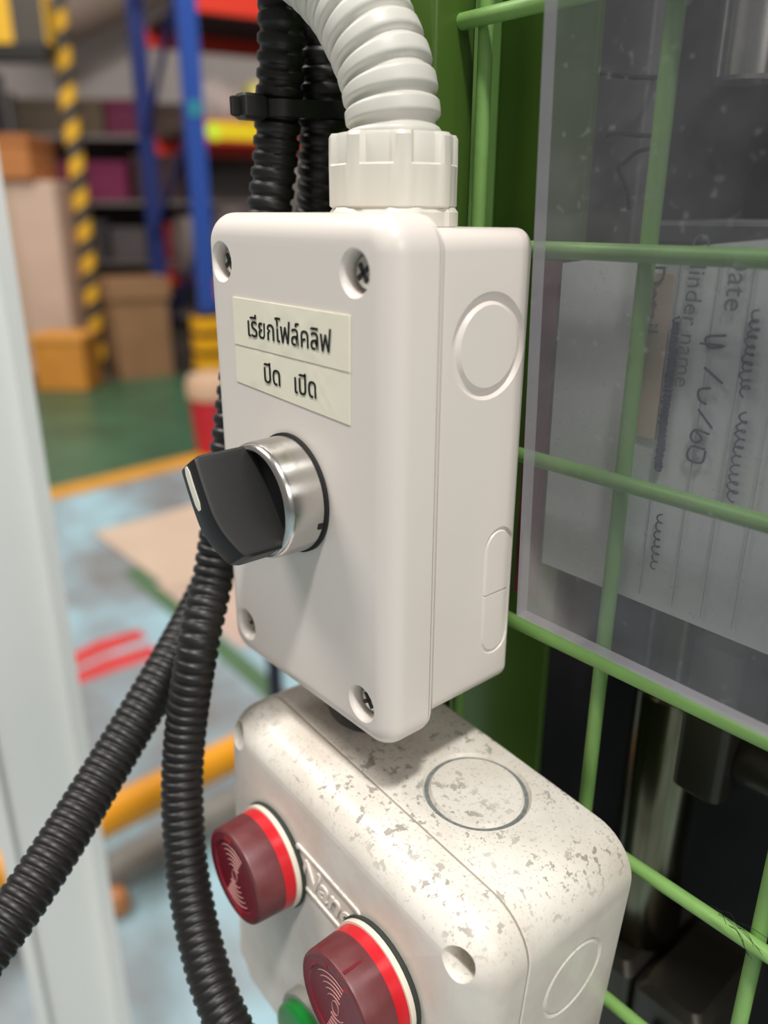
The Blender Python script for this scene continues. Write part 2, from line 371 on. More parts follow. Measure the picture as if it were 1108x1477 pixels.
# wire mesh guard
gd = thing('wire_mesh_guard', 'welded mesh guard of green painted wires fixed beside the green post', 'mesh guard', (0, 0, 0))
YG = .055; R_W = .0019
wv = lathe([(-.36, R_W), (.34, R_W)], 12, 'z').mesh('vertical_wire'); wh = lathe([(0, R_W), (.30, R_W)], 12, 'x').mesh('horizontal_wire')
for i in range(0, 6): link('vertical_wire', wv, M['green'], gd, (.0035 + .0495 * i, YG + R_W, Z0))
for i in range(-2, 9): link('horizontal_wire', wh, M['green'], gd, (-.0012, YG - R_W + .0004, Z0 + .1023 - .0502 * i + (.0028 if i == 3 else 0)))
# acrylic sheet
xa, xb, ya, yb_, zb_, zt_ = .0345, .26, .0400, .0440, -.0345, .30
sl = -.026
ac = MB(); q = [(xa - sl * (zb_ - .1) * -1 * -1 + 0, zb_), (xb, zb_ - .002), (xb, zt_), (xa - sl * (zt_ - .1) * -1 * -1, zt_)]
q = [(xa + .0035, zb_), (xb, zb_ - .0035), (xb, zt_), (xa - .0050, zt_)]
ac.add([(a, ya, b) for a, b in q] + [(a, yb_, b) for a, b in q], [(0, 1, 2, 3), (4, 7, 6, 5)])
ac.cur = 1; ac.add([(a, ya, b) for a, b in q] + [(a, yb_, b) for a, b in q], [(0, 4, 5, 1), (1, 5, 6, 2), (2, 6, 7, 3), (3, 7, 4, 0)])
me = ac.mesh('acrylic', 0); o = link('acrylic_sheet', me, [M['acrylic'], M['acrylic_edge']], loc=(0, 0, Z0)); tag(o, 'dusty scratched clear acrylic sheet mounted in front of the wire mesh', 'acrylic sheet')
# papers behind the mesh
YP = .0600                                # just behind the vertical wires (back at .0588)
KP = (YP - CAM.y) / (.066 - CAM.y)        # sizes below were measured for a plane 6 mm further in
cd = thing('record_card', 'white printed record card with handwriting turned sideways behind the acrylic', 'paper', (CAM.x * (1 - KP), 0, CAM.z + (Z0 - CAM.z) * KP)); cd.scale = (KP, 1, KP)
MBp = MB().add([(.0248, YP, -.032), (.155, YP + .001, -.034), (.155, YP + .001, .064), (.058, YP, .0535), (.024, YP, .0485)] + [(.0248, YP + .0006, -.032), (.155, YP + .0016, -.034), (.155, YP + .0016, .064), (.058, YP + .0006, .0535), (.024, YP + .0006, .0485)],
               [(0, 1, 2, 3, 4), (9, 8, 7, 6, 5)] + [(i, i + 5, (i + 1) % 5 + 5, (i + 1) % 5) for i in range(5)])
link('sheet', MBp.mesh('sheet', 0), M['paper'], cd)
link('orange_strip', MB().box(.0495, .0548, YP - .0004, YP - .0001, .010, .0475).mesh('orange_strip', 0), M['orange_tape'], cd)
def side_text(body, x, ztop, length, name='printed_text', m='ink_grey', h=None):      # reads downwards
    me = fit_mesh(text_mesh(body, .004), 0, length, h=h); finish(me, 0)
    return link(name, me, M[m], cd, (x, YP - .0006, ztop), (pi / 2, pi / 2, 0))
side_text('Detail', .0482, .0490, .0145)
side_text('Cylinder name', .0582, .0560, .0326)
side_text('Date', .0672, .0530, .0122)
for xr in (.0558, .0648, .0723, .0800): link('ruled_line', MB().box(xr, xr + .00013, YP - .0003, YP - .0001, -.030, .052).mesh('l', 0), M['rule'], cd)
def pen(polys, name, m='ink_blue', r=.00022): link(name, strokes([[(a, YP - .0006, b) for a, b in p] for p in polys], r, 5).mesh(name), M[m], cd)
def squig(x, z0, z1, amp, n, seed):
    rnd = random.Random(seed); out = []; ph = 0
    for i in range(n * 4 + 1):
        ph += rnd.uniform(.9, 1.7); a = amp * rnd.uniform(.6, 1.15)
        out.append((x + a * math.cos(ph), z0 + (z1 - z0) * i / (n * 4) + .55 * a * math.sin(ph)))
    return out
pen([squig(.0568, .038, .003, .0011, 40, 1), squig(.0570, .032, .004, .0009, 36, 2)], 'scribble', r=.0003)
pen([squig(.0590, -.008, -.022, .0010, 9, 8)], 'handwriting')
pen([squig(.0742, .041, .024, .0013, 11, 3), squig(.0752, .020, .000, .0013, 12, 4)], 'handwriting')
pen([[(a_ * .85 + .0052, b_ * .72 + .0195) for a_, b_ in p] for p in [[(.0745, .0225), (.0695, .0215), (.0705, .0185), (.0745, .0195), (.068, .0195)], [(.0700, .0125), (.0755, .0085)], [(.0725, .0065), (.0695, .0055), (.0700, .0025), (.0720, .0015)], [(.0700, -.0005), (.0745, -.0055)],
     [(.0740, -.0075), (.0700, -.0070), (.0690, -.0095), (.0705, -.0110), (.0722, -.0095), (.0700, -.0072)], [(.0735, -.0125), (.0695, -.0125), (.0690, -.0165), (.0730, -.0170), (.0737, -.0130)]]], 'handwritten_date', r=.0003)
c2 = link('folder_edge', MB().box(.0145, .0222, YP + .001, YP + .0025, -.045, .0485).mesh('folder_edge', 0), M['maroon'], loc=(CAM.x * (1 - KP), 0, CAM.z + (Z0 - CAM.z) * KP)); c2.scale = (KP, 1, KP); tag(c2, 'narrow maroon folder edge beside the white record card', 'folder')
# machine innards
def innard(name, me, m, label, cat, parts=()):
    o = link(name, me, m, loc=(0, 0, Z0)); tag(o, label, cat); return o
innard('guide_rod', lathe([(.0925, .0075), (.0935, .0085), (.45, .0085)], 32, 'z', (.0335, .125, 0)).mesh('guide_rod'), M['steel'], 'bright steel guide rod ending above the papers behind the acrylic', 'rod')
innard('ram_cylinder', lathe([(-.1875, .0125), (-.1860, .0132), (-.085, .0132), (-.084, .012), (-.05, .012)], 36, 'z', (.0435, .118, 0)).mesh('ram_cylinder'), mat('brown_steel', sc(120, 112, 92), .2, 1.0), 'dark polished steel cylinder standing on the clamp block below the acrylic', 'cylinder')
blk = thing('bearing_block', 'dark square-cornered bearing block with round boss hanging under the acrylic', 'block', (0, 0, Z0))
bb = flat_box(.0620, .0765, .085, .1075, -.0965, -.045, .0025); link('body', bb.mesh('body'), M['dark_steel'], blk)
link('boss', lathe([(0, .0085), (.001, .009), (.05, .009)], 28, 'x', (.0765, .098, -.082)).mesh('boss'), M['dark_steel'], blk)
cb = thing('clamp_block', 'dark split clamp block with a socket screw under the steel cylinder', 'block', (0, 0, Z0))
link('jaw', flat_box(.028, .0535, .096, .145, -.225, -.1875, .003).mesh('jaw'), M['dark_steel'], cb)
link('jaw', flat_box(.0545, .080, .096, .145, -.225, -.1875, .003).mesh('jaw'), M['dark_steel'], cb)
link('socket_screw', lathe([(-.0025, .004), (-.0025, .0022), (.0005, .0020), (.0005, .0001)], 20, 'y', (.066, .096, -.203), cap0=False).mesh('socket_screw'), M['dark_steel'], cb)
for pts, lab in [([(860, 104, .094), (885, 108, .095), (912, 111, .096), (938, 112, .0975), (946, 112, .103)], 'upper short black wire end poking out behind the acrylic'),
                 ([(879, 200, .094), (878, 194, .094), (895, 192, .095), (918, 195, .096), (938, 196, .0975), (946, 196, .103)], 'middle short black wire end with a bent tip behind the acrylic'),
                 ([(907, 302, .095), (905, 275, .094), (893, 242, .094), (902, 234, .095), (918, 220, .096), (938, 214, .0975), (946, 213, .103)], 'lowest looped black wire end behind the acrylic')]:
    o = link('wire_end', sweep([on_plane(*q) for q in [(a_, b_, 1, c_) for a_, b_, c_ in pts]], .0006, 8, .0007).mesh('wire_end'), M['rubber']); tag(o, lab, 'wire')

# ================================================================== UPPER SWITCH BOX
W, H, D, YS, INS = .0714, .120, .0443, .0125, .003
ub = thing('switch_box', 'clean white switch box with a black selector knob and Thai label tape', 'switch box', (0, D, Z0 - .06))
OFF = (0, -D, .06)
def upart(name, me, m, parent=ub, label=None): return link(name, me, m, parent, OFF if parent is ub else (0, 0, 0), label=label)
base = MB().loft(shell(W, H, .0075, [(YS + .0006, .0030), (YS + .0006, .0006), (YS + .0008, .0003), (YS + .0040, INS)] + [(D - .0018, INS)] + fillet(D - .0018, D, .0018, 6, INS)[1:])).mesh('body')
XS = W / 2 - INS
kn = [ring_cutter(.0114, .0094, .0009, 'x', (XS, .0310, .0325))]
def capsule_cutter():
    loops = []; n = 10
    def cap(hw, hh):
        pts = []
        for i in range(n + 1): a = pi * i / n; pts.append((hw * math.cos(a), hh - hw + hw * math.sin(a)))
        for i in range(n + 1): a = pi + pi * i / n; pts.append((hw * math.cos(a), -hh + hw + hw * math.sin(a)))
        return pts
    for t, g in ((.003, .0003), (0, .0003), (-.0006, .00005), (-.0006, -.0005), (0, -.0009), (.003, -.0009)):
        loops.append([(XS + t, .0380 + a, -.0292 + b) for a, b in cap(.0049 + g, .0172 + g)])
    return MB().loft(loops, closed=True).mesh('cutter', 0)
kn += [capsule_cutter(), MB().box(XS - .0006, XS + .003, .0334, .0426, -.0297, -.0291).mesh('cutter', 0)]
bme = cut(base, kn); finish(bme, 20); upart('body', bme, M['white'])
lid = MB().loft(shell(W, H, .0075, [(YS, .0040), (YS, .0002), (YS - .0003, 0), (.0052, 0)] + fillet(.0052, 0, .0052, 8)[1:])).mesh('lid')
HX, HZT, HZB = .0255, .0488, -.0496
HOLES = [(-HX - .0018, HZT), (HX - .0012, HZT), (-HX - .001, HZB), (HX - .0002, HZB)]
lc = []
for x, z in HOLES:
    lc.append(lathe([(-.003, .0052), (0, .0048), (.0003, .0045), (.0008, .0042), (.0014, .0041), (.0046, .0040)], 36, 'y', (x, 0, z)).mesh('cutter', 0))
upart('lid', cut(lid, lc), M['white'])
screw = lathe([(.0046, .0034), (.0032, .0034), (.0027, .0030), (.0024, .0020), (.0023, .0003)], 24, 'y').mesh('screw')
xs = MB()
for a in (0.6, 0.6 + pi / 2):
    c_, s_ = math.cos(a), math.sin(a); l, t = .0021, .0005
    P4 = [(-l, -t), (l, -t), (l, t), (-l, t)]; P4 = [(p * c_ - q * s_, p * s_ + q * c_) for p, q in P4]
    xs.add([(p, .00215, q) for p, q in P4] + [(p, .0027, q) for p, q in P4], [(0, 1, 2, 3), (7, 6, 5, 4), (0, 4, 5, 1), (1, 5, 6, 2), (2, 6, 7, 3), (3, 7, 4, 0)])
xm = xs.mesh('cross_slot_shade', 0)  # dark bars paint in the shade of a slot; nothing is cut
for x, z in HOLES:
    s = link('screw', screw, M['zinc'], ub, (OFF[0] + x, OFF[1], OFF[2] + z)); link('cross_slot_shade', xm, M['slot'], s)
# label tapes
def tape(name, quad, th, seed):
    rnd = random.Random(seed); nx, nz = 46, 14; vs = []; fs = []
    def P(u, v):
        a = Vector(quad[0]).lerp(Vector(quad[1]), u); b = Vector(quad[3]).lerp(Vector(quad[2]), u); return a.lerp(b, v)
    wr = [(rnd.uniform(.15, .85), rnd.uniform(-.3, .3), rnd.uniform(.00003, .00009), rnd.uniform(.008, .03)) for _ in range(9)]
    def bump(u, v):
        e = min(u, 1 - u, v * .3, (1 - v) * .3); k = min(1, e / .05)
        return k * sum(h * math.exp(-((u - c - s * (v - .5)) / w_) ** 2) for c, s, h, w_ in wr)
    for layer in (0, 1):
        for j in range(nz + 1):
            for i in range(nx + 1):
                u, v = i / nx, j / nz; p = P(u, v); vs.append((p.x, (-th - bump(u, v)) if layer == 0 else -.00002, p.y))
    q = (nx + 1)
    for j in range(nz):
        for i in range(nx):
            a = j * q + i; fs.append((a, a + 1, a + q + 1, a + q)); b = a + q * (nz + 1); fs.append((b, b + q, b + q + 1, b + 1))
    edge = [i for i in range(nx)] + [j * q + nx for j in range(nz)] + [nz * q + nx - i for i in range(nx)] + [(nz - j) * q for j in range(nz)]
    o_ = q * (nz + 1)
    for k in range(len(edge)): a, b = edge[k], edge[(k + 1) % len(edge)]; fs.append((a, a + o_, b + o_, b))
    return upart(name, MB().add(vs, fs).mesh(name, 40), M['tape'])
t1 = tape('label_tape', [(-.0226, .0409), (.0229, .0406), (.0227, .0292), (-.0228, .0298)], .00030, 3)
t2 = tape('label_tape', [(-.0229, .0302), (.0226, .0297), (.0225, .0179), (-.0231, .0204)], .00016, 4)
def thai(body, x0, x1, base_z, parent, hs=1.0, y=-.00042):
    me = text_mesh(body, .005, bold=.00001, extrude=.00006)
    xs_ = [v.co.x for v in me.vertices]; s = (x1 - x0) / (max(xs_) - min(xs_)); mn = min(xs_)
    for v in me.vertices: v.co = Vector((x0 + (v.co.x - mn) * s, y + v.co.z, base_z + v.co.y * hs))
    finish(me, 0); return link('lettering', me, M['ink'], parent)
thai('เรียกโฟล์คลิฟ', -.0160, .0168, .0324, t1, 1.32)
thai('ปิด', -.0100, -.0033, .0222, t2, 1.3, -.00030)
thai('เปิด', .0026, .0108, .0217, t2, 1.3, -.00030)
# selector switch
sw = bpy.data.objects.new('selector_switch', None); COL.objects.link(sw); sw.parent = ub; sw.location = (OFF[0], OFF[1], OFF[2] - .003); sw.empty_display_size = .01
def spart(name, me, m, rot=(0, 0, 0), label=None): return link(name, me, m, sw, (0, 0, 0), rot, label)
spart('gasket', lathe([(-.0002, .0140), (-.0002, .0146), (-.0010, .0146), (-.0011, .0140)], 56).mesh('gasket'), M['rubber'], label='black gasket behind the chrome bezel')
spart('bezel', lathe([(-.0008, .0120), (-.0008, .0141), (-.0088, .0139), (-.0098, .0137), (-.0106, .0131), (-.0108, .0125), (-.0104, .0120), (-.0060, .0119)], 72, cap0=False, cap1=False).mesh('bezel', 50), M['chrome'], label='satin chrome bezel ring')
spart('notch', MB().box(.0128, .01425, -.0026, -.0010, -.0015, .0000).mesh('notch', 0), M['rubber'], (0, .25, 0))
spart('knob_disc', lathe([(-.0050, .0117), (-.0082, .0116), (-.0087, .0112), (-.0088, .0060), (-.0088, .0004)], 56).mesh('knob_disc'), M['knob'])
def blade():
    L = .0126
    n = 40
    # outline in (s along blade, y outwards); top of blade is s=+L
    def yfront(s): return -.0243 + .0052 * (s / L) ** 2 * (.80 if s < 0 else .10)
    loops = []
    for i in range(n + 1):
        s = -L + 2 * L * i / n
        e = min(1, (L - abs(s)) / .0010); sh = 1 - (1 - e) ** 2
        ht = .0044 * (1 - .10 * (1 - math.sqrt(max(0, sh))))        # half thickness
        yf = yfront(s) + .0014 * (1 - math.sqrt(max(0, 1 - (1 - e) ** 2)))
        yb = -.0080
        k = .0011
        loops.append([(-ht, yb, s), (-ht, yf + k, s), (-ht + k * .3, yf + k * .3, s), (-ht + k, yf, s), (0, yf - .0002, s), (ht - k, yf, s), (ht - k * .3, yf + k * .3, s), (ht, yf + k, s), (ht, yb, s)])
    return MB().loft(loops)
RB = -math.radians(34)
spart('knob_handle', blade().mesh('knob_handle', 30), M['knob'], (0, RB, 0))
st = MB(); lo = []
for i in range(15):
    s = .0012 + .0104 * i / 14; L = .0126; y = -.0243 + .0052 * (s / L) ** 2 * .10 - .00035
    e = min(1, min(i, 14 - i) / 2.0); hw = .0011 * (.45 + .55 * e)
    lo.append([(-hw, y + .0012, s), (-hw, y, s), (hw, y, s), (hw, y + .0012, s)])
spart('indicator_line', st.loft(lo).mesh('indicator_line', 40), M['stripe'], (0, RB, 0), label='cream indicator line')
# black plug under the box
upart('bottom_plug', lathe([(-.0565, .0125), (-.0690, .0125), (-.0705, .0115), (-.0705, .0002)], 36, 'z', (.0050, .0205, 0)).mesh('bottom_plug'), M['rubber'], label='black rubber plug under the box')

# ================================================================== CONDUIT CONNECTOR + CONDUITS
GC = (.0032, .0285)
cn = thing('conduit_connector', 'ivory ribbed conduit connector screwed into the top of the clean switch box', 'connector', (GC[0], GC[1], Z0 + .0571))
def ribloop(rb, rr, z, n=96, k=8, width=.30, ph=.2):
    l = []
    for i in range(n):
        a = 2 * pi * i / n; u = ((a - ph) / (2 * pi / k)) % 1.0; d = min(u, 1 - u) * 2
        t = 1 if d < width else max(0, 1 - (d - width) / .12); r = rb + (rr - rb) * t; l.append((r * math.cos(a), r * math.sin(a), z))
    return l
nut = MB().loft([ribloop(0.0137, 0.0142, 0.0039), ribloop(0.0142, 0.0147, 0.0043), ribloop(0.0142, 0.0147, 0.0126), ribloop(0.0134, 0.0147, 0.0130), ribloop(0.0134, 0.0146, 0.0184), ribloop(0.0130, 0.0141, 0.0192),
                 [(.0112 * math.cos(2 * pi * i / 96), .0112 * math.sin(2 * pi * i / 96), .0193) for i in range(96)], [(.0110 * math.cos(2 * pi * i / 96), .0110 * math.sin(2 * pi * i / 96), .0150) for i in range(96)]])
link('nut', nut.mesh('nut', 28), M['fitting'], cn)
flg = MB().loft([ribloop(.0143, .0150, 0, k=6, width=.45, ph=.5), ribloop(.0143, .0150, .0030, k=6, width=.45, ph=.5), ribloop(.0136, .0142, .0040, k=6, width=.45, ph=.5)])
link('flange', flg.mesh('flange', 28), M['fitting'], cn)
PR = [(0, 0), (.10, .02), (.20, .75), (.27, .97), (.35, 1), (.70, 1), (.78, .97), (.86, .7), (.95, .03)]
zc = Z0 + .0732
path = [(GC[0], GC[1], zc), (GC[0] - .0002, GC[1], zc + .006), (GC[0] - .0025, GC[1], zc + .015), (GC[0] - .0080, GC[1] - .0005, zc + .0245), (GC[0] - .0160, GC[1] - .001, zc + .0335), (GC[0] - .0270, GC[1] - .0045, zc + .0425), (-.042, GC[1] - .0125, zc + .051), (-.062, GC[1] - .019, zc + .057), (-.085, GC[1] - .023, zc + .060)]
o = link('flexible_conduit', sweep(path, 0, 48, stations=corrugated(.0107, .0014, .0048, PR)).mesh('flexible_conduit', 60), M['conduit']); tag(o, 'thick grey-white corrugated conduit rising from the ivory connector', 'conduit')
def pz(px, py, y): return on_plane(px, py, 1, y)
PB = [(0, 0), (.14, .05), (.24, .8), (.32, 1), (.70, 1), (.78, .8), (.90, .05)]
RB_ = .0062
A_path = [pz(408, -330, .062), pz(408, -180, .050), pz(408, -70, .0385), pz(407, 10, .0305), pz(404, 120, .030), pz(396, 240, .029), pz(384, 330, .026), pz(362, 440, .020), pz(345, 560, .014), pz(335, 640, .010), pz(322, 740, .006), pz(308, 830, .001)]
A_path += [at_dist(286, 930, .242), at_dist(268, 1050, .252), at_dist(263, 1150, .258), at_dist(272, 1270, .262), at_dist(300, 1400, .262), at_dist(345, 1510, .262), at_dist(405, 1600, .262), at_dist(470, 1690, .27)]
B_path = [pz(470, -330, .0785), pz(469, -180, .0685), pz(467, -70, .0555), pz(466, 10, .0450), pz(465, 120, .0435), pz(464, 240, .0442), pz(456, 330, .0455), pz(425, 440, .040), pz(390, 560, .033), pz(362, 660, .027), pz(335, 760, .020), pz(300, 850, .012)]
B_path += [at_dist(240, 965, .264), at_dist(152, 1112, .258), at_dist(62, 1256, .252), at_dist(-20, 1372, .25), at_dist(-110, 1490, .25), at_dist(-190, 1580, .25)]
o = link('corrugated_hose', sweep(A_path, 0, 28, stations=corrugated(RB_, .0008, .0040, PB, .0027)).mesh('hose', 60), M['black_pvc']); tag(o, 'black corrugated hose that hangs straight down past the red lamps', 'hose')
o = link('corrugated_hose', sweep(B_path, 0, 28, stations=corrugated(RB_ + .0005, .0008, .0040, PB, .0027)).mesh('hose', 60), M['black_pvc']); tag(o, 'black corrugated hose that swings away across the white channel post', 'hose')
# cable tie round both hoses
ca, cbp = pz(404, 160, .030), pz(465, 162, .0438)
ct = thing('cable_tie', 'black nylon cable tie binding the two black hoses together', 'cable tie', (ca + cbp) / 2)
d = (cbp - ca); d.z = 0; hl = d.length / 2; u_ = d.normalized(); v_ = Vector((-u_.y, u_.x, 0)); zt = (cbp.z - ca.z) / 2
def oval(r, z, n=16):
    pts = []
    for i in range(n + 1):
        a = -pi / 2 + pi * i / n; pts.append(u_ * (hl + r * math.cos(a)) + v_ * (r * math.sin(a)) + Vector((0, 0, z + zt)))
    for i in range(n + 1):
        a = pi / 2 + pi * i / n; pts.append(u_ * (-hl + r * math.cos(a)) + v_ * (r * math.sin(a)) + Vector((0, 0, z - zt)))
    return [tuple(p) for p in pts]
link('band', MB().loft([oval(.0068, -.0022), oval(.0076, -.0020), oval(.0076, .0020), oval(.0068, .0022)], closed=True).mesh('band'), M['black_tie'], ct)
hd = link('head', flat_box(-.0040, .0030, -.0030, .0030, -.0030, .0030, .0008).mesh('head'), M['black_tie'], ct, tuple(-u_ * (hl + .0098) + v_ * -.002 + Vector((0, 0, -zt))), (0, 0, math.atan2(u_.y, u_.x)))
link('tail_stub', flat_box(-.0062, -.0036, -.0006, .0006, -.0024, .0022, .0003).mesh('tail_stub'), M['black_tie'], ct, hd.location, hd.rotation_euler)

# ================================================================== LOWER PUSH-BUTTON BOX
LW, LH, LD, LS = .1099, .1137, .0529, .0386
LR = Euler((-.0066, .063, -.0216), 'XYZ'); LT = Vector((.0774, .0442, -.082 + Z0))
root_loc = LT + LR.to_matrix() @ Vector((-LW / 2, 0, -LH))
lb = thing('push_button_box', 'grimy old white push-button box with red lamps below the clean switch box', 'switch box', root_loc, LR)
def L3(x, y, z): return (x + LW / 2, y, z + LH)          # right-top-back corner coordinates to local ones
def lpart(name, me, m, parent=lb, loc=(0, 0, 0), rot=(0, 0, 0), label=None): return link(name, me, m, parent, loc, rot, label)
RC = .0125
body = MB().loft(shell(LW, LH, RC, [(0, .0012), (-.0006, .0003), (-.0014, 0), (-LS + .0006, 0), (-LS + .0003, .0003)], 0, LH / 2, 10)).mesh('body')
kc = [ring_cutter(.0138, .0122, .0012, 'z', L3(-.0372, -.0187, 0)), ring_cutter(.0106, .0099, .0006, 'x', L3(0, -.0197, -.0297)), ]
lpart('body', cut(body, kc), M['grimy'])
lpart('knockout_groove', lathe([(-.00115, .0136), (-.00095, .0135), (-.00095, .0124), (-.00115, .0123)], 48, 'z', L3(-.0372, -.0187, 0), False, False).mesh('g'), M['groove'], label='grey dirt packed in the round knockout groove')
llid = MB().loft(shell(LW, LH, RC, [(-LS, .0012), (-LS - .0001, .0004), (-LS - .0005, .0001), (-LD + .0095, .0001)] + fillet(-LD + .0095, -LD, .0095, 9, .0001)[1:], 0, LH / 2, 10)).mesh('lid')
hc = []
for x, z in ((-.0088, -.0088), (-LW + .0088, -.0088), (-.0088, -LH + .0088), (-LW + .0088, -LH + .0088)):
    c = L3(x, 0, z); hc.append(lathe([(-.070, .0042), (-.0465, .0040)], 30, 'y', c).mesh('cutter', 0))
lpart('lid', cut(llid, hc), M['grimy'])
# lamps
def arc_strokes(rot, R):
    polys = []
    for base_a in (pi / 2, -pi / 2):
        for k in range(1, 6):
            r = R * (.20 + .145 * k); hw = .62 if k > 1 else .8
            polys.append([(r * math.cos(base_a + rot + hw * (2 * i / 10 - 1)), 0, r * math.sin(base_a + rot + hw * (2 * i / 10 - 1))) for i in range(11)])
    polys.append([(.0013 * math.cos(a * pi / 5), 0, .0022 * math.sin(a * pi / 5)) for a in range(11)])
    return polys
def lamp(x, z, rot, slots, label):
    e = bpy.data.objects.new('pilot_lamp', None); COL.objects.link(e); e.parent = lb; e.location = L3(x, -LD, z); e.empty_display_size = .01; e['label'] = label
    def p(n, me, m, r=(0, 0, 0), l=None): return link(n, me, m, e, (0, 0, 0), r, l)
    p('gasket', lathe([(0, .0150), (-.0006, .0154), (-.0012, .0154), (-.0014, .0148)], 48).mesh('gasket'), M['gasket'])
    p('ring', lathe([(-.0010, .0148), (-.0022, .0150), (-.0028, .0149), (-.0029, .0138)], 48).mesh('ring'), M['lamp_ring'], l='cream collar ring')
    p('lens_band', lathe([(-.0024, .0143), (-.0060, .0142)], 48).mesh('lens_band'), M['lens_band'], l='bright red foot of the lens')
    p('lens', lathe([(-.0056, .0142), (-.0132, .0138), (-.0138, .0136), (-.0141, .0131), (-.0141, .0126)], 48, cap1=False).mesh('lens'), M['lens'])
    p('lens_face', lathe([(-.0135, .0126), (-.0141, .0127), (-.0141, .0105), (-.0137, .0102), (-.0137, .0002)], 48, cap0=False).mesh('lens_face'), M['lens_face'], l='flat maroon lens face')
    pts = [[(a, -.0138, c) for a, b, c in q] for q in arc_strokes(rot, .0098)]
    p('sound_ridge', strokes(pts, .00016, 5).mesh('sound_ridge'), M['arc'], l='concentric raised arcs on the lens face')
    for ang, rad, ln, wd in slots:
        s = MB(); lo = []
        for i in range(7):
            a = ang + ln * (i / 6 - .5); lo.append([((rad + dr) * math.cos(a), y, (rad + dr) * math.sin(a)) for dr, y in ((-wd, -.0136), (-wd, -.01425), (wd, -.01425), (wd, -.0136))])
        p('slot', s.loft(lo).mesh('slot', 0), M['lens_slot'])
    return e
lamp(-.0791, -.0355, .15, [(pi / 2 + .25, .0113, .34, .0006), (-pi / 2 + .25, .0113, .34, .0006)], 'red lamp next to the box side, scuffed lens with two red slots')
l2 = lamp(-.0318, -.0360, .30, [(pi / 2 + .9, .0108, .12, .0004), (pi / 2 + .35, .0112, .12, .0004), (pi / 2 - .35, .0108, .12, .0004), (0.25, .0110, .12, .0004), (-1.0, .0110, .12, .0004)], 'red lamp under the lid screw hole, lens rim notched')
for a in (pi / 2 - .15, .15, -pi / 2 - .15, pi + .15):
    link('rim_notch', MB().box(.0129, .01405, -.0134, -.0078, -.00035, .00035).mesh('rim_notch', 0), M['lens_face'], l2, (0, 0, 0), (0, -a, 0))
gb = bpy.data.objects.new('push_button', None); COL.objects.link(gb); gb.parent = lb; gb.location = L3(-.0560, -LD, -.0885); gb['label'] = 'green push button below the red lamps'; gb.empty_display_size = .01
link('bezel', lathe([(0, .0155), (-.0030, .0155), (-.0036, .0150), (-.0036, .0140)], 48).mesh('bezel'), mat('grey_bezel', sc(150, 148, 140), .5), gb)
link('button', lathe([(-.0030, .0136), (-.0060, .0135), (-.0066, .0130), (-.0070, .0118), (-.0074, .0060), (-.0075, .0002)], 48).mesh('button'), M['green_btn'], gb)
# embossed name plate
np_ = bpy.data.objects.new('name_plate', None); COL.objects.link(np_); np_.parent = lb; np_.location = L3(-.0548, -LD, -.0295); np_.empty_display_size = .01
fr = MB().loft([[(a, y, b) for a, b in rrect(.0290 - 2 * i, .0135 - 2 * i, .0015, 3)] for y, i in ((.0002, 0), (-.0005, .0002), (-.0005, .0010), (.0002, .0012))], closed=True)
link('frame', fr.mesh('frame', 30), M['grimy'], np_)
tm = fit_mesh(text_mesh('Nano', .0075, shear=.25, extrude=.0003, bold=.00008), -.0115, .0120); finish(tm, 0)
link('lettering', tm, M['grimy'], np_, (0, -.0002, -.0033), (pi / 2, 0, 0))

# ================================================================== BACKGROUND THINGS
M['post_white'] = mat('white_powder_coat', sc(232, 234, 230), .4)
cp = thing('channel_post', 'white painted open channel post with bright flanges beside the black hoses', 'post', bgv(-.2350, .45), (0, 0, ANG + .60))
hw, dp, th = .0330, .014, .0030
prof = [(-hw, 0), (-hw + .008, 0), (-hw + .008, th), (-hw + th, th), (-hw + th, dp - th), (hw - th, dp - th), (hw - th, th), (hw - .008, th), (hw - .008, 0), (hw, 0), (hw, dp), (-hw, dp)]
link('channel', MB().loft([[(a, b, z) for a, b in prof] for z in (.006, 1.45)]).mesh('channel', 0), M['post_white'], cp)
link('foot_plate', MB().box(-.06, .06, -.04, .07, 0, .006).mesh('foot_plate', 0), M['post_white'], cp)
# orange guard pipe near the floor
def rail():
    a = at_fwd(100, 1201, 1.18); b = at_fwd(360, 1075, 1.35); d_ = (b - a); d_.z = 0; d_.normalize(); z = .13
    a = on_plane(100, 1205, 2, z); b = on_plane(420, 1045, 2, z); d_ = (b - a).normalized(); p0 = a - d_ * .6; p1 = b + d_ * .8
    t = thing('guard_rail', 'orange-yellow tube guard rail running low above a grey floor channel', 'rail', (p0.x, p0.y, 0))
    L = (p1 - p0).length; an = math.atan2(d_.y, d_.x)
    link('tube', lathe([(0, .031), (L, .031)], 28, 'x', (0, 0, z)).mesh('tube'), mat('orange_yellow_paint', sc(236, 158, 22), .4), t, (0, 0, 0), (0, 0, an))
    for k in (.06, L - .06): link('support', lathe([(0, .02), (z - .02, .02)], 16, 'z').mesh('support'), mat('grey_support', sc(120, 118, 112), .5), t, (k * math.cos(an), k * math.sin(an), 0))
    link('floor_channel', MB().box(0, L, -.034, .034, 0.0, .03).mesh('floor_channel', 0), mat('grey_channel', sc(140, 138, 132), .5, var=.2, vscale=10), t, (.0, 0, 0), (0, 0, an))
rail()
p = on_floor(169, 1313); o = link('plastic_cap', lathe([(0, .016), (.006, .022), (.024, .0225), (.038, .016), (.044, .005)], 20, 'z').mesh('cap'), mat('orange_brown_plastic', sc(196, 130, 80), .5), loc=p); tag(o, 'small orange-brown plastic cap on the pale blue floor by the post', 'cap')
p = on_floor(401, 1060); t = thing('stand_leg', 'dark navy stand leg showing between the two switch boxes', 'stand', p)
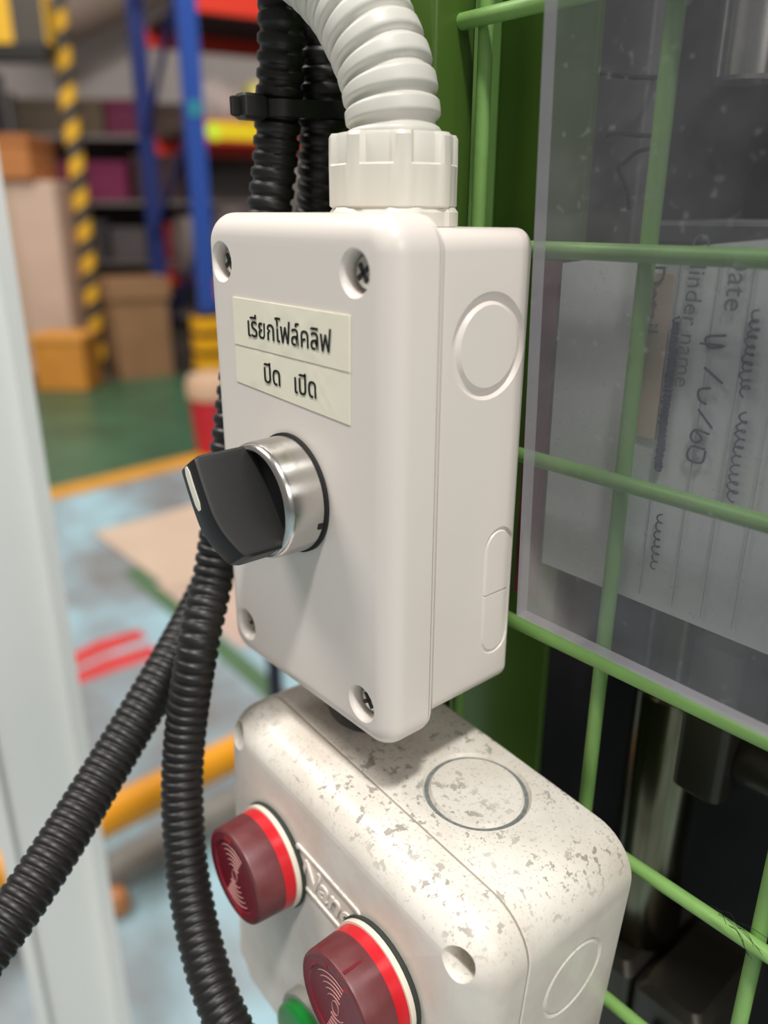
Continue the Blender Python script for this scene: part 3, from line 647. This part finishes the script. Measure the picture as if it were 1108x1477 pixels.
link('leg', lathe([(.004, .016), (.70, .016)], 16, 'z').mesh('leg'), mat('navy_paint', sc(34, 40, 62), .45), t); link('foot', lathe([(0, .03), (.004, .03), (.006, .018)], 20, 'z').mesh('foot'), M['rubber'], t)

# blue pallet rack
M['blue'] = mat('blue_rack_paint', sc(38, 76, 158), .4); M['blue_shaded'] = mat('shaded_blue_rack_paint', sc(30, 46, 108), .45)  # second blue is the rack paint darkened as painted shade
M['beam_red'] = mat('red_orange_beam_paint', sc(222, 58, 38), .4); M['carton'] = mat('brown_carton', sc(150, 112, 78), .8, var=.12, vscale=6)
M['yellow_guard'] = mat('yellow_guard', sc(238, 170, 10), .45); M['black_guard'] = mat('black_guard', sc(30, 28, 24), .5)
E1 = (HR * .876 + HF * .482).normalized(); E2 = (HF * .876 - HR * .482).normalized(); RA = math.atan2(E1.y, E1.x)
fa = at_fwd(289, 300, 5.0); foot = Vector((fa.x, fa.y, 0))
rk = thing('pallet_rack', 'blue upright pallet rack with red-orange beams across the aisle', 'rack', foot, (0, 0, RA))
link('upright', MB().box(-.052, .052, -.03, .03, 0, 3.4).mesh('upright', 0), M['blue'], rk)
link('upright', MB().box(-.052, .052, 1.11, 1.17, 0, 3.4).mesh('upright', 0), M['blue_shaded'], rk)
def bar(p0, p1, r): return sweep([p0, tuple((Vector(p0) + Vector(p1)) / 2), p1], r, 8, .2).mesh('brace', 40)
for z0, z1 in ((.15, .9), (.9, 1.55), (1.55, 2.3), (2.3, 3.0)):
    a, b_ = ((0, 1.12, z0), (0, .02, z1)) if int(z0 * 10) % 2 else ((0, .02, z0), (0, 1.12, z1))
    link('brace', bar(a, b_, .02), M['blue_shaded'], rk)
for z in (1.49, 2.14, .62):
    link('beam', MB().box(.052, 2.7, -.025, .025, z - .06, z + .06).mesh('beam', 0), M['beam_red'], rk)
    link('beam', MB().box(.052, 2.7, 1.115, 1.165, z - .06, z + .06).mesh('beam', 0), M['beam_red'], rk)
    link('deck', MB().box(.06, 2.7, .03, 1.11, z + .03, z + .05).mesh('deck', 0), mat('dark_deck', sc(66, 50, 46), .8), rk)
link('beam_tag', MB().box(.14, .42, -.031, -.026, 1.45, 1.54).mesh('beam_tag', 0), mat('yellow_tag', sc(236, 208, 20), .5), rk, label='yellow tag on the beam')
link('reflector', lathe([(0, .05), (-.004, .05)], 20, 'y', (.105, -.026, 1.49)).mesh('reflector'), mat('lime_reflector', sc(214, 240, 60), .3), rk, label='round lime reflector')
link('lock_clip', MB().box(-.03, .03, -.036, -.030, 1.56, 1.64).mesh('lock_clip', 0), mat('teal_clip', sc(40, 140, 150), .5), rk, label='teal lock clip')
gp = thing('upright_guard', 'yellow and black ringed guard round the foot of the blue rack upright', 'guard', foot, (0, 0, RA))
for k in range(4):
    z = .02 + k * .118
    link('ring', MB().loft([[(a, b, zz) for a, b in rrect(.20, .16, .03, 4)] for zz in (z, z + .082)] + [[(a, b, zz) for a, b in rrect(.114, .07, .004, 4)] for zz in (z + .082, z)], closed=True).mesh('ring'), M['yellow_guard'], gp)
    link('gap_ring', MB().loft([[(a, b, zz) for a, b in rrect(.15, .11, .03, 4)] for zz in (z + .082, z + .118)] + [[(a, b, zz) for a, b in rrect(.114, .07, .004, 4)] for zz in (z + .118, z + .082)], closed=True).mesh('gap_ring'), M['black_guard'], gp)
# goods on the rack
def bag(name, px, py, b, w_, h_, d_, col, label, cat, z=None):
    p = at_fwd(px, py, b); z = p.z if z is None else z
    lo = []
    for k in range(7):
        t = k / 6; s = .62 + .38 * math.sin(pi * min(1, .15 + t * .75)); lo.append([(a, bb, h_ * t) for a, bb in rrect(w_ * s, d_ * s, .35 * min(w_, d_) * s, 4)])
    o = link(name, MB().loft(lo).mesh(name, 50), mat(name + '_film', col, .45, var=.2, vscale=9), loc=(p.x, p.y, z), rot=(0, 0, RA)); tag(o, label, cat); return o
dz = 1.54
bag('wrapped_bundle', 312, 150, 5.35, .18, .24, .26, sc(206, 190, 182), 'pale wrapped bundle on the red beam next to the blue upright', 'bundle', dz)
bag('wrapped_bundle', 350, 150, 5.86, .26, .27, .3, sc(216, 200, 192), 'larger pale pinkish bundle on the red beam', 'bundle', dz)
bag('wrapped_bundle', 372, 140, 5.48, .18, .25, .26, sc(224, 212, 120), 'pale yellow wrapped bundle on the red beam', 'bundle', dz)
bag('sack', 335, 262, 5.6, .24, .42, .4, sc(120, 108, 106), 'grey sack on the middle shelf under the yellow tagged beam', 'sack', .67)
bag('sack', 266, 262, 5.75, .16, .36, .4, sc(118, 104, 98), 'brown-grey sack on the middle shelf behind the blue upright', 'sack', .67)
# carton with open lid on the floor
def rack_pt(x, y): return foot + E1 * x + E2 * y
cbx = thing('cardboard_box', 'brown cardboard box with a lid standing beside the rack', 'box', rack_pt(-.27, .76), (0, 0, RA))
link('body', MB().box(-.18, .18, -.16, .16, 0, .62).mesh('body', 0), M['carton'], cbx)
link('lid', MB().box(-.20, .20, -.18, .18, .52, .65).mesh('lid', 0), M['carton'], cbx)
# tall pale carton with brown one on top and orange box in front
def stand_box(name, px0, px1, b, z0, z1, depth, m, label, cat, rot=0.0):
    pm = at_fwd((px0 + px1) / 2, 400, b); w_ = (at_fwd(px1, 400, b) - at_fwd(px0, 400, b)).length
    t = thing(name, label, cat, (pm.x + HF.x * depth / 2, pm.y + HF.y * depth / 2, z0), (0, 0, ANG + rot))
    link('body', flat_box(-w_ / 2, w_ / 2, -depth / 2, depth / 2, 0, z1 - z0, .008).mesh('body'), m, t)
    return t, w_
t, w_ = stand_box('tall_carton', -40, 95, 5.5, 0, 1.24, .5, mat('pale_carton', sc(208, 178, 158), .75, var=.08, vscale=4), 'tall pale pinkish carton standing beside the hazard-striped post', 'box')
link('tape_strip', MB().box(-.02, .03, -.252, -.2495, .1, 1.24).mesh('tape_strip', 0), mat('tan_tape', sc(196, 166, 140), .5), t)
t, w_ = stand_box('brown_carton', -30, 66, 5.45, 1.245, 1.50, .45, mat('orange_brown_carton', sc(182, 116, 62), .75, var=.08, vscale=5), 'orange-brown carton lying on top of the tall pale carton', 'box')
link('lid', flat_box(-w_ / 2 - .008, w_ / 2 + .008, -.233, .233, .20, .262, .006).mesh('lid'), mat('orange_brown_lid', sc(172, 106, 56), .75), t)
t, w_ = stand_box('orange_crate', 30, 106, 4.95, 0, .34, .30, mat('orange_crate_paint', sc(212, 140, 52), .6, var=.1, vscale=8), 'orange crate on the green floor in front of the tall pale carton', 'crate')
link('rim', flat_box(-w_ / 2 - .01, w_ / 2 + .01, -.16, .16, .30, .345, .006).mesh('rim'), mat('orange_rim', sc(222, 152, 66), .6), t)
# hazard-striped post and beam
def hazard(name, helical):
    m = bpy.data.materials.new(name); m.use_nodes = True; nt = m.node_tree; L = nt.links.new; b = nt.nodes['Principled BSDF']; b.inputs['Roughness'].default_value = .5
    tc = nt.nodes.new('ShaderNodeTexCoord'); sp = nt.nodes.new('ShaderNodeSeparateXYZ'); L(tc.outputs['Object'], sp.inputs[0])
    if helical:
        at2 = nt.nodes.new('ShaderNodeMath'); at2.operation = 'ARCTAN2'; L(sp.outputs['Y'], at2.inputs[0]); L(sp.outputs['X'], at2.inputs[1])
        k = nt.nodes.new('ShaderNodeMath'); k.operation = 'MULTIPLY'; k.inputs[1].default_value = -1 / (2 * pi) ; L(at2.outputs[0], k.inputs[0])
        z = nt.nodes.new('ShaderNodeMath'); z.operation = 'MULTIPLY'; z.inputs[1].default_value = 1 / .205; L(sp.outputs['Z'], z.inputs[0])
        s = nt.nodes.new('ShaderNodeMath'); s.operation = 'ADD'; L(k.outputs[0], s.inputs[0]); L(z.outputs[0], s.inputs[1])
    else:
        s0 = nt.nodes.new('ShaderNodeMath'); s0.operation = 'ADD'; L(sp.outputs['X'], s0.inputs[0]); s0.inputs[1].default_value = .21
        s = nt.nodes.new('ShaderNodeMath'); s.operation = 'MULTIPLY'; s.inputs[1].default_value = 1 / .40; L(s0.outputs[0], s.inputs[0])
    f = nt.nodes.new('ShaderNodeMath'); f.operation = 'FRACT'; L(s.outputs[0], f.inputs[0])
    g = nt.nodes.new('ShaderNodeMath'); g.operation = 'GREATER_THAN'; g.inputs[1].default_value = .5; L(f.outputs[0], g.inputs[0])
    mx = nt.nodes.new('ShaderNodeMix'); mx.data_type = 'RGBA'; mx.inputs['A'].default_value = (*sc(72, 66, 58), 1); mx.inputs['B'].default_value = (*sc(232, 178, 40), 1); L(g.outputs[0], mx.inputs['Factor']); L(mx.outputs['Result'], b.inputs['Base Color']); return m
pp = at_fwd(118, 300, 5.75)
t = thing('striped_post', 'slim post wrapped in twisted yellow and black hazard stripes', 'post', (pp.x, pp.y, 0), (0, 0, ANG))
link('pole', lathe([(.01, .055), (3.2, .055)], 24, 'z').mesh('pole'), hazard('helical_hazard_stripes', True), t); link('foot_plate', MB().box(-.058, .058, -.058, .058, 0, .012).mesh('fp', 0), M['black_guard'], t)
pb = at_fwd(66, 30, 5.5)
t = thing('striped_beam', 'yellow and black striped overhead beam ending above the tall carton', 'beam', (pb.x, pb.y, pb.z - .12), (0, 0, ANG))
link('beam', MB().box(-2.0, 0, 0, .12, 0, .26).mesh('beam', 0), hazard('block_hazard_stripes', False), t); link('flange', MB().box(-2.0, -.02, -.02, .12, -.09, 0).mesh('flange', 0), M['black_guard'], t)  # black box below the beam stands in for its shadow
link('column', MB().box(-1.9, -1.75, 0, .12, -pb.z + .12, -.09).mesh('column', 0), M['black_guard'], t)
# red pail with a beige lid
pr = on_floor(318, 650); t = thing('red_pail', 'red plastic pail with a beige lid on the green floor', 'pail', pr)
link('pail', lathe([(0, .10), (.004, .105), (.25, .125), (.26, .125)], 32, 'z').mesh('pail'), mat('red_pail_plastic', sc(196, 36, 52), .4), t)
link('lid', lathe([(.26, .13), (.265, .135), (.33, .135), (.36, .12), (.37, .06)], 32, 'z').mesh('lid'), mat('beige_lid', sc(206, 170, 140), .5), t)
# dark shelf behind the striped post, with boxes
sb = at_fwd(150, 300, 8.3); SR = ANG + .05
sh = thing('storage_shelf', 'dark storage shelf unit against the far wall behind the striped post', 'shelf', (sb.x, sb.y, 0), (0, 0, SR))
mdk = mat('dark_shelf_paint', sc(66, 60, 58), .7); mlt = mat('grey_shelf_board', sc(132, 122, 118), .6)
for z in (.12, .62, 1.16, 1.72): link('board', MB().box(-.66, 1.6, -.3, .3, z - .04, z).mesh('board', 0), mlt, sh)
for x in (-.66, 0.46, 1.55): link('post', MB().box(x, x + .05, -.3, -.25, 0, 2.05).mesh('post', 0), mdk, sh)
link('back', MB().box(-.66, 1.6, .30, .32, 0, 2.05).mesh('back', 0), mdk, sh)
ce, se = math.cos(SR), math.sin(SR)
def shelf_box(name, x0, x1, y0, y1, z, h, col, label):
    cx_, cy_ = (x0 + x1) / 2, (y0 + y1) / 2
    o = thing(name, label, 'box', (sb.x + cx_ * ce - cy_ * se, sb.y + cx_ * se + cy_ * ce, z), (0, 0, SR))
    mm = mat(name + '_board', col, .75, var=.12, vscale=5)
    link('body', flat_box(x0 - cx_, x1 - cx_, y0 - cy_, y1 - cy_, 0, h * .8, .006).mesh('body'), mm, o); link('lid', flat_box(x0 - cx_ - .008, x1 - cx_ + .008, y0 - cy_ - .008, y1 - cy_ + .008, h * .8, h, .006).mesh('lid'), mm, o)
for a in [('olive_box', -.62, -.22, -.22, .2, 1.72, .30, sc(92, 78, 62), 'dark olive box at the end of the top shelf'),
          ('olive_box', -.18, .14, -.22, .2, 1.72, .30, sc(98, 82, 64), 'dark olive box beside the maroon box on the top shelf'),
          ('maroon_box', .17, .46, -.22, .2, 1.72, .30, sc(112, 38, 70), 'maroon box on the top shelf'),
          ('brown_box', .5, .9, -.22, .2, 1.72, .26, sc(80, 60, 52), 'dark brown box on the top shelf behind the blue uprights'),
          ('olive_box', -.55, .40, -.25, .2, 1.51, .001, sc(90, 78, 62), ''),
          ('pink_box', -.42, .30, -.22, .2, 1.16, .34, sc(134, 42, 84), 'wide dark pink box on the middle shelf'),
          ('brown_box', .36, .80, -.22, .2, 1.16, .40, sc(76, 52, 54), 'dark brown box on the middle shelf beside the pink box'),
          ('grey_bin', -.35, .05, -.22, .2, .62, .36, sc(88, 84, 84), 'dark grey bin on the lower shelf'),
          ('grey_bin', .10, .42, -.22, .2, .62, .30, sc(120, 112, 112), 'lighter grey bin on the lower shelf'),
          ('maroon_box', -.30, .20, -.22, .2, .12, .34, sc(92, 44, 56), 'dull maroon box on the bottom shelf'),
          ('red_bin', .45, .95, -.22, .2, .62, .34, sc(168, 38, 34), 'red bin on the lower shelf behind the blue uprights')]:
    if a[-1]: shelf_box(*a)
# grey cabinet far left
t, w_ = stand_box('grey_cabinet', -150, 22, 7.6, 0, 2.2, .36, mat('dark_grey_cabinet', sc(96, 94, 96), .6), 'dark grey cabinet behind the brown carton', 'cabinet')
link('door', MB().box(-w_ / 2 + .03, w_ / 2 - .05, -.186, -.18, .1, 2.1).mesh('door', 0), mat('grey_door', sc(104, 102, 104), .5), t)
# overhead duct
p0, p1 = at_fwd(60, 38, 8.9), at_fwd(330, -95, 9.1)
o = link('overhead_duct', sweep([p0 - (p1 - p0) * .05, p0, (p0 + p1) / 2, p1, p1 + (p1 - p0) * .4], .24, 24, .2).mesh('duct'), mat('beige_duct', sc(160, 140, 126), .6)); tag(o, 'beige round overhead duct running up along the far wall', 'duct')

# tuft of dark lint caught on a mesh wire
rl = random.Random(11); tu = []
c0 = on_plane(1030, 1312, 1, .0505)
for k in range(9):
    p_ = Vector(c0) + Vector((rl.uniform(-.003, .006), 0, rl.uniform(-.002, .001))); v = Vector((rl.uniform(.002, .006), -.0006, rl.uniform(-.0015, .0008))); pts = []
    for j in range(5): pts.append(tuple(p_ + v * j / 2 + Vector((0, 0, .0012 * math.sin(j * rl.uniform(.6, 1.4))))))
    tu.append(pts)
o = link('lint_tuft', strokes(tu, .00006, 5).mesh('lint_tuft'), M['rubber']); tag(o, 'wispy dark lint caught on a green mesh wire below the acrylic', 'lint')
GR = {'corrugated_hose': 'black hoses tied together', 'floor_marking': 'red strokes on the floor', 'board_sheet': 'board sheets on the floor', 'wrapped_bundle': 'bundles on the red beam', 'sack': 'sacks on the middle rack shelf',
      'olive_box': 'boxes on the far shelf', 'maroon_box': 'boxes on the far shelf', 'brown_box': 'boxes on the far shelf', 'pink_box': 'boxes on the far shelf', 'grey_bin': 'bins on the lower far shelf', 'red_bin': 'bins on the lower far shelf', 'wire_end': 'black wire ends behind the acrylic'}
for o in list(scene.objects):
    b = o.name.split('.')[0]
    if o.parent is None and b in GR: o['group'] = GR[b]
